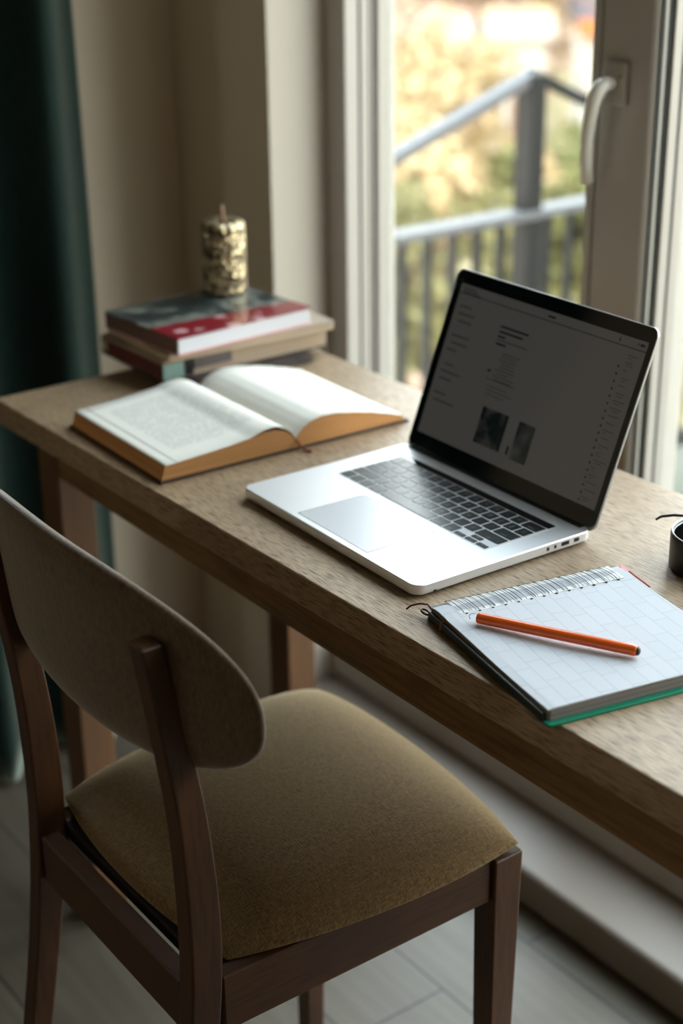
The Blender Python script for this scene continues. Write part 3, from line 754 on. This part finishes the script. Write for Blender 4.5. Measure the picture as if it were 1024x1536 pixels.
hard_book('book', 'dark covered book at the bottom of the pile', (-.466, .280), .75, .146, .214, .014, 0, (dark_cov, dark_cov), mat('dim_edge', (74, 60, 56), .8), ((.0705, .073, -.107, .107), dark_cov))
# second book: red spine towards the room, teal label and dark block on the side facing right
redsp = mat('dull_red_spine', (112, 44, 38), .6, noise=((84, 40, 36), 40, 2))
def b2extra(B, h):
    MB().box(.0935, .0957, -.149, -.114, .003, h-.004).build('teal_label', mat('pale_teal', (132, 164, 156), .5), B)
    MB().box(.0935, .0959, -.112, -.098, .004, h-.003).build('black_label', black, B)
    MB().box(.0935, .0955, -.096, -.030, .012, h-.003).build('grey_panel', mat('grey_panel', (92, 86, 86), .5), B)
    MB().box(-.094, .090, -.1505, -.1485, .005, h-.006).build('red_panel', redsp, B)
    MB().box(-.094, -.074, -.1507, -.1483, .008, h-.008).build('cream_label', mat('cream_label', (176, 172, 146), .5), B)
tanc = mat('tan_cover', (150, 132, 116), .5, noise=((176, 160, 140), 14, 2))
hard_book('book', 'thick tan book with a pale teal label on its corner, second from the bottom', (-.506, .280), .764, .192, .300, .031, 0, (tanc, dark_cov), cream_edge, ((-.096, -.093, -.15, .15), tanc), extra=b2extra)
# thin magazine
mg = root('magazine', 'thin crumpled beige magazine between the tan book and the top book', 'magazine', (-.500, .285, .795), math.radians(-2))
MB().rrect(-.098, .100, -.146, .150, 0, .011, .006, 4).build('pages', cream_edge, mg)
MB().rrect(-.099, .101, -.147, .151, .011, .0125, .006, 4).build('front_cover', tanc, mg)
hard_book('book', 'hardback with dark and red flowered cover, topmost of the pile under the candle', (-.497, .264), .8075, .200, .252, .0265, math.radians(4), (cover_mat('flowered_cover', 0), mat('pink_cover', (214, 160, 156), .5)), white_edge, ((-.0975, .0965, -.1255, -.1235), brown_edge))
cdm = bpy.data.materials.new('glitter_gold_wax'); cdm.use_nodes = True; t = cdm.node_tree; b = t.nodes['Principled BSDF']; L = t.links.new
co = t.nodes.new('ShaderNodeTexCoord'); v = t.nodes.new('ShaderNodeTexVoronoi'); v.inputs['Scale'].default_value = 150; L(co.outputs['Object'], v.inputs['Vector'])
n = t.nodes.new('ShaderNodeTexNoise'); n.inputs['Scale'].default_value = 85; n.inputs['Detail'].default_value = 4; L(co.outputs['Object'], n.inputs['Vector'])
cr = t.nodes.new('ShaderNodeValToRGB'); cr.color_ramp.elements[0].position = .42; cr.color_ramp.elements[0].color = lin((96, 84, 66)); cr.color_ramp.elements[1].position = .6; cr.color_ramp.elements[1].color = lin((214, 196, 158))
L(n.outputs[0], cr.inputs[0]); L(cr.outputs[0], b.inputs['Base Color']); b.inputs['Metallic'].default_value = .8; b.inputs['Roughness'].default_value = .3
bp = t.nodes.new('ShaderNodeBump'); bp.inputs['Strength'].default_value = .9; bp.inputs['Distance'].default_value = .004; L(v.outputs['Distance'], bp.inputs['Height']); L(bp.outputs[0], b.inputs['Normal'])
cc = (-.566, .340, .834)
CN = root('candle', 'gold glitter pillar candle standing on the pile of books', 'candle', cc)
MB().lathe([(0, 0), (.031, 0), (.0345, .003), (.0350, .012), (.0350, .105), (.0342, .1125), (.031, .1155), (.012, .1120), (0, .1105)], (0, 0, 0), 48).build('wax', cdm, CN, smooth=True)
MB().tube([(0, 0, .108), (.0005, 0, .122), (-.001, .0005, .132), (.001, -.001, .140)], [.0030, .0034, .0032, .0022], 10).build('wick', mat('pale_wick', (150, 120, 96), .8), CN, smooth=True)

# ------------------------------------------------------------ black cup with wire at the right edge
cp = root('cup', 'black round pot at the right edge of the desk behind the notebook', 'pot', (.487, .300, .75))
MB().lathe([(0, 0), (.046, 0), (.048, .002), (.0485, .040), (.0475, .0415), (.0455, .0415), (.0445, .038), (.0440, .006), (0, .005)], (0, 0, 0), 56).build('body', mat('black_pot', (16, 17, 18), .4), cp, smooth=True)
MB().lathe([(.0445, .0385), (.0465, .0425), (.0475, .0425), (.0478, .040), (.0445, .0385)], (0, 0, 0), 56).build('rim', mat('grey_rim', (150, 150, 150), .3, metal=.6), cp, smooth=True)
MB().lathe([(0, .030), (.040, .030), (.043, .028)], (0, 0, 0), 40).build('red_insert', mat('red_insert', (120, 20, 34), .4), cp, smooth=True)
wr = MB().tube([(.4335, .262, .7990), (.437, .267, .8025), (.446, .277, .8045), (.462, .295, .8035), (.49, .325, .7985), (.52, .345, .7945), (.545, .347, .7925)], [.0013, .0016, .0016, .0015, .0014, .0014, .0014], 8)
tag(wr.build('cable', black, None, (.45, .28, .75), smooth=True), 'thin curved black cable end above the black pot', 'cable')

# ------------------------------------------------------------ outside: balcony
slate = mat('grey_painted_steel', (15, 15, 15), .65, spec=.25)
slate_top = mat('skylit_grey_rail', (74, 74, 77), .55)  # railing grey made paler: sky light on the rails put into the colour
bal = root('balcony_railing', 'grey balcony railing with upright bars and a peaked handrail outside the window', 'railing', (-2.0, 2.35, -.6))
bo = (-2.0, 2.35, -.6)
MB().box(-2.035, -1.965, 2.315, 2.375, -.6, .868).build('post', slate, bal, bo)
MB().box(-2.04, -1.96, .98, 4.6, .435, .462).build('middle_rail', slate_top, bal, bo, bevel=.004)
MB().box(-2.03, -1.97, .98, 4.6, -.50, -.46).build('bottom_rail', slate, bal, bo)
MB().beam((-2.0, 2.36, .872), (-2.0, 1.0, .395), .055, .034).build('handrail', slate_top, bal, bo, bevel=.006)
MB().beam((-2.0, 2.33, .875), (-2.0, 3.35, .43), .045, .030).build('handrail', slate, bal, bo, bevel=.004)
y = 1.06
while y < 4.5:
    if abs(y-2.345) > .045: MB().box(-2.012, -1.988, y-.011, y+.011, -.46, .436).build('baluster', slate, bal, bo)
    y += .098
struct(MB().box(-2.15, 3.0, YO+.002, 4.7, -.72, -.60).build('balcony_floor', mat('concrete', (72, 74, 66), .9, noise=((92, 92, 80), 3, 4))), 'concrete balcony floor outside')

# ------------------------------------------------------------ outside: garden
def gm_(name, cols, scale):
    m = bpy.data.materials.new(name); m.use_nodes = True; t = m.node_tree; b = t.nodes['Principled BSDF']; b.inputs['Roughness'].default_value = .9
    co = t.nodes.new('ShaderNodeTexCoord'); n = t.nodes.new('ShaderNodeTexNoise'); n.inputs['Scale'].default_value = scale; n.inputs['Detail'].default_value = 5
    r = t.nodes.new('ShaderNodeValToRGB'); e = r.color_ramp.elements
    while len(e) < len(cols): e.new(.5)
    for i, c in enumerate(cols): e[i].position = .3+.4*i/(len(cols)-1); e[i].color = lin(c)
    t.links.new(co.outputs['Object'], n.inputs['Vector']); t.links.new(n.outputs[0], r.inputs[0]); t.links.new(r.outputs[0], b.inputs['Base Color']); return m
def gz(d): return -2.0-.10*min(d, 42)
vs = []; fs = []; n = 50
for j in range(n+1):
    for i in range(n+1):
        x = -150+200*i/n; y = 1+170*j/n; d = math.hypot(x, y); vs.append((x, y, gz(d)+.25*math.sin(x*.5)*math.cos(y*.4)))
fs = [(j*(n+1)+i, j*(n+1)+i+1, (j+1)*(n+1)+i+1, (j+1)*(n+1)+i) for j in range(n) for i in range(n)]
tag(link_mesh('garden_ground', vs, fs, gm_('lawn_and_leaves', [(98, 92, 58), (140, 122, 86), (110, 102, 68), (156, 134, 102)], .45), None, (0, 0, 0), smooth=True), 'sloping lawn strewn with fallen yellow leaves', 'lawn', kind='structure')
leafm = {k: gm_(k, c, .6) for k, c in dict(yellow_leaves=[(150, 130, 96), (186, 164, 128)], olive_leaves=[(86, 84, 50), (110, 104, 66)], tan_leaves=[(142, 118, 100), (168, 146, 128)], green_leaves=[(84, 86, 50), (112, 108, 66)]).items()}
bark = mat('bark', (112, 90, 74), .9)
def tree(label, c, rad, hgt, kind, nleaf, lsz, seed, cat='tree', squash=1.0):
    Rn = random.Random(seed); base = gz(math.hypot(c[0], c[1]))-.2
    T = root('shrub' if cat == 'shrub' else 'tree', label, cat, (c[0], c[1], base), 0, 'trees and shrubs in the garden')
    top = hgt-base
    mb = MB(); mb.tube([(0, 0, 0), (.1*rad, .05, top*.4), (0, .1*rad, top*.8)], [.07*rad+.04, .05*rad+.03, .02*rad+.01], 8)
    for k in range(9):
        a = Rn.uniform(0, 6.28); h0 = top*Rn.uniform(.35, .7)
        mb.tube([(0, 0, h0), (rad*.45*math.cos(a), rad*.45*math.sin(a), h0+rad*.35), (rad*.8*math.cos(a), rad*.8*math.sin(a), h0+rad*.6)], [.02*rad+.015, .014*rad+.01, .006*rad+.004], 5)
    mb.build('trunk', bark, T)
    vs = []; fs = []
    blobs = [(Rn.gauss(0, .42)*rad, Rn.gauss(0, .42)*rad, top-rad*squash*(1+Rn.uniform(-.75, .55)), rad*Rn.uniform(.22, .42)) for _ in range(22)]
    for k in range(nleaf):
        bx, by, bz, br_ = Rn.choice(blobs)
        d = Vector((Rn.gauss(0, 1), Rn.gauss(0, 1), Rn.gauss(0, 1))).normalized()*br_*Rn.uniform(.6, 1.05)
        p = Vector((bx, by, bz))+d
        a = Vector((Rn.gauss(0, 1), Rn.gauss(0, 1), Rn.gauss(0, 1))).normalized(); b_ = a.orthogonal().normalized()
        s_ = lsz*Rn.uniform(.6, 1.3); q = len(vs)
        vs += [p-a*s_, p+b_*s_*.5, p+a*s_, p-b_*s_*.5]; fs.append((q, q+1, q+2, q+3))
    link_mesh('crown', vs, fs, leafm[kind], T)
    return T
tree('yellow-leaved tree just beyond the balcony, left of its post', (-12.0, 9.9), 1.3, -.75, 'yellow_leaves', 3000, .10, 1)
tree('olive green shrub low behind the balcony bars on the left', (-8.6, 7.3), .95, -1.15, 'olive_leaves', 3000, .08, 2, 'shrub')
tree('green tree right of the balcony post', (-10.2, 11.4), 1.1, -1.2, 'green_leaves', 3000, .11, 3)
tree('pale tan tree at the far upper left of the garden', (-30, 23.0), 3.6, -1.0, 'tan_leaves', 2600, .2, 4)
tree('slender yellow tree in front of the white sheds', (-21, 17.4), 1.7, -1.3, 'yellow_leaves', 2200, .16, 5)
tree('tan tree behind the white sheds', (-40, 35.5), 3.6, -.6, 'tan_leaves', 3000, .25, 6)
tree('broad pinkish tree at the far left behind the sheds', (-50, 33.0), 4.0, -.4, 'tan_leaves', 3000, .28, 16)
tree('distant yellowish tree at the top, left of the house', (-49, 46), 4.2, .4, 'yellow_leaves', 3000, .28, 17)
tree('green tree seen through the right-hand pane', (-14, 17.0), 2.4, -.5, 'green_leaves', 3000, .13, 7)
tree('low yellow shrub behind the balcony bars beside the post', (-13.4, 14.6), .8, -2.2, 'yellow_leaves', 2600, .10, 8, 'shrub')
tree('orange-brown shrub at the bottom left behind the bars', (-6.0, 5.2), .45, -1.75, 'tan_leaves', 1800, .05, 9, 'shrub')
whitew = mat('white_render', (168, 164, 158), .8); roofo = mat('orange_paint', (160, 96, 48), .8); roofg = mat('grey_roof', (84, 76, 80), .9, spec=.1)
dirv = Vector((-.755, .655, 0)).normalized(); side = Vector((dirv.y, -dirv.x, 0))
def shed(name, label, c, w, dep, z1, rh, roofmat, cat):
    base = gz(math.hypot(c[0], c[1]))-.5
    H = root(name, label, cat, (c[0], c[1], base), math.atan2(side.y, side.x), 'white buildings beyond the garden')
    hh = z1-base
    wl = MB().box(-w/2, w/2, -dep/2, dep/2, 0, hh); wl.build('wall', whitew, H)
    r = MB(); o = .25
    r.add([(-w/2-o, -dep/2-o, hh), (w/2+o, -dep/2-o, hh), (w/2+o, dep/2+o, hh), (-w/2-o, dep/2+o, hh), (-w/2-o, 0, hh+rh), (w/2+o, 0, hh+rh)],
          [(0, 1, 5, 4), (2, 3, 4, 5), (0, 4, 3), (1, 2, 5), (3, 2, 1, 0)])
    r.build('roof', roofmat, H)
    MB().box(-w/2-o, w/2+o, -dep/2-o-.12, -dep/2-o, hh-.22, hh+.24).build('eaves_board', roofo if roofmat is roofg else whitew, H)
    dm = MB().box(-w*.12, w*.12, -dep/2-.03, -dep/2+.02, 0, 2.0); dm.build('door', mat('brown_door', (110, 80, 60), .6), H)
    return H
shed('garden_shed', 'small white shed at the upper left beyond the trees', (-33.1, 27.9), 1.6, 1.6, -2.9, .5, mat('pink_roof', (150, 112, 98), .9, spec=.1), 'shed')
shed('garden_shed', 'white shed above the peak of the balcony rail', (-31.6, 29.6), 1.5, 1.6, -2.9, .5, mat('pale_roof', (150, 128, 104), .9, spec=.1), 'shed')
shed('house', 'white house with grey roof and orange eaves at the upper right', (-29.4, 36.2), 9, 5, -2.95, 3.2, roofg, 'house')
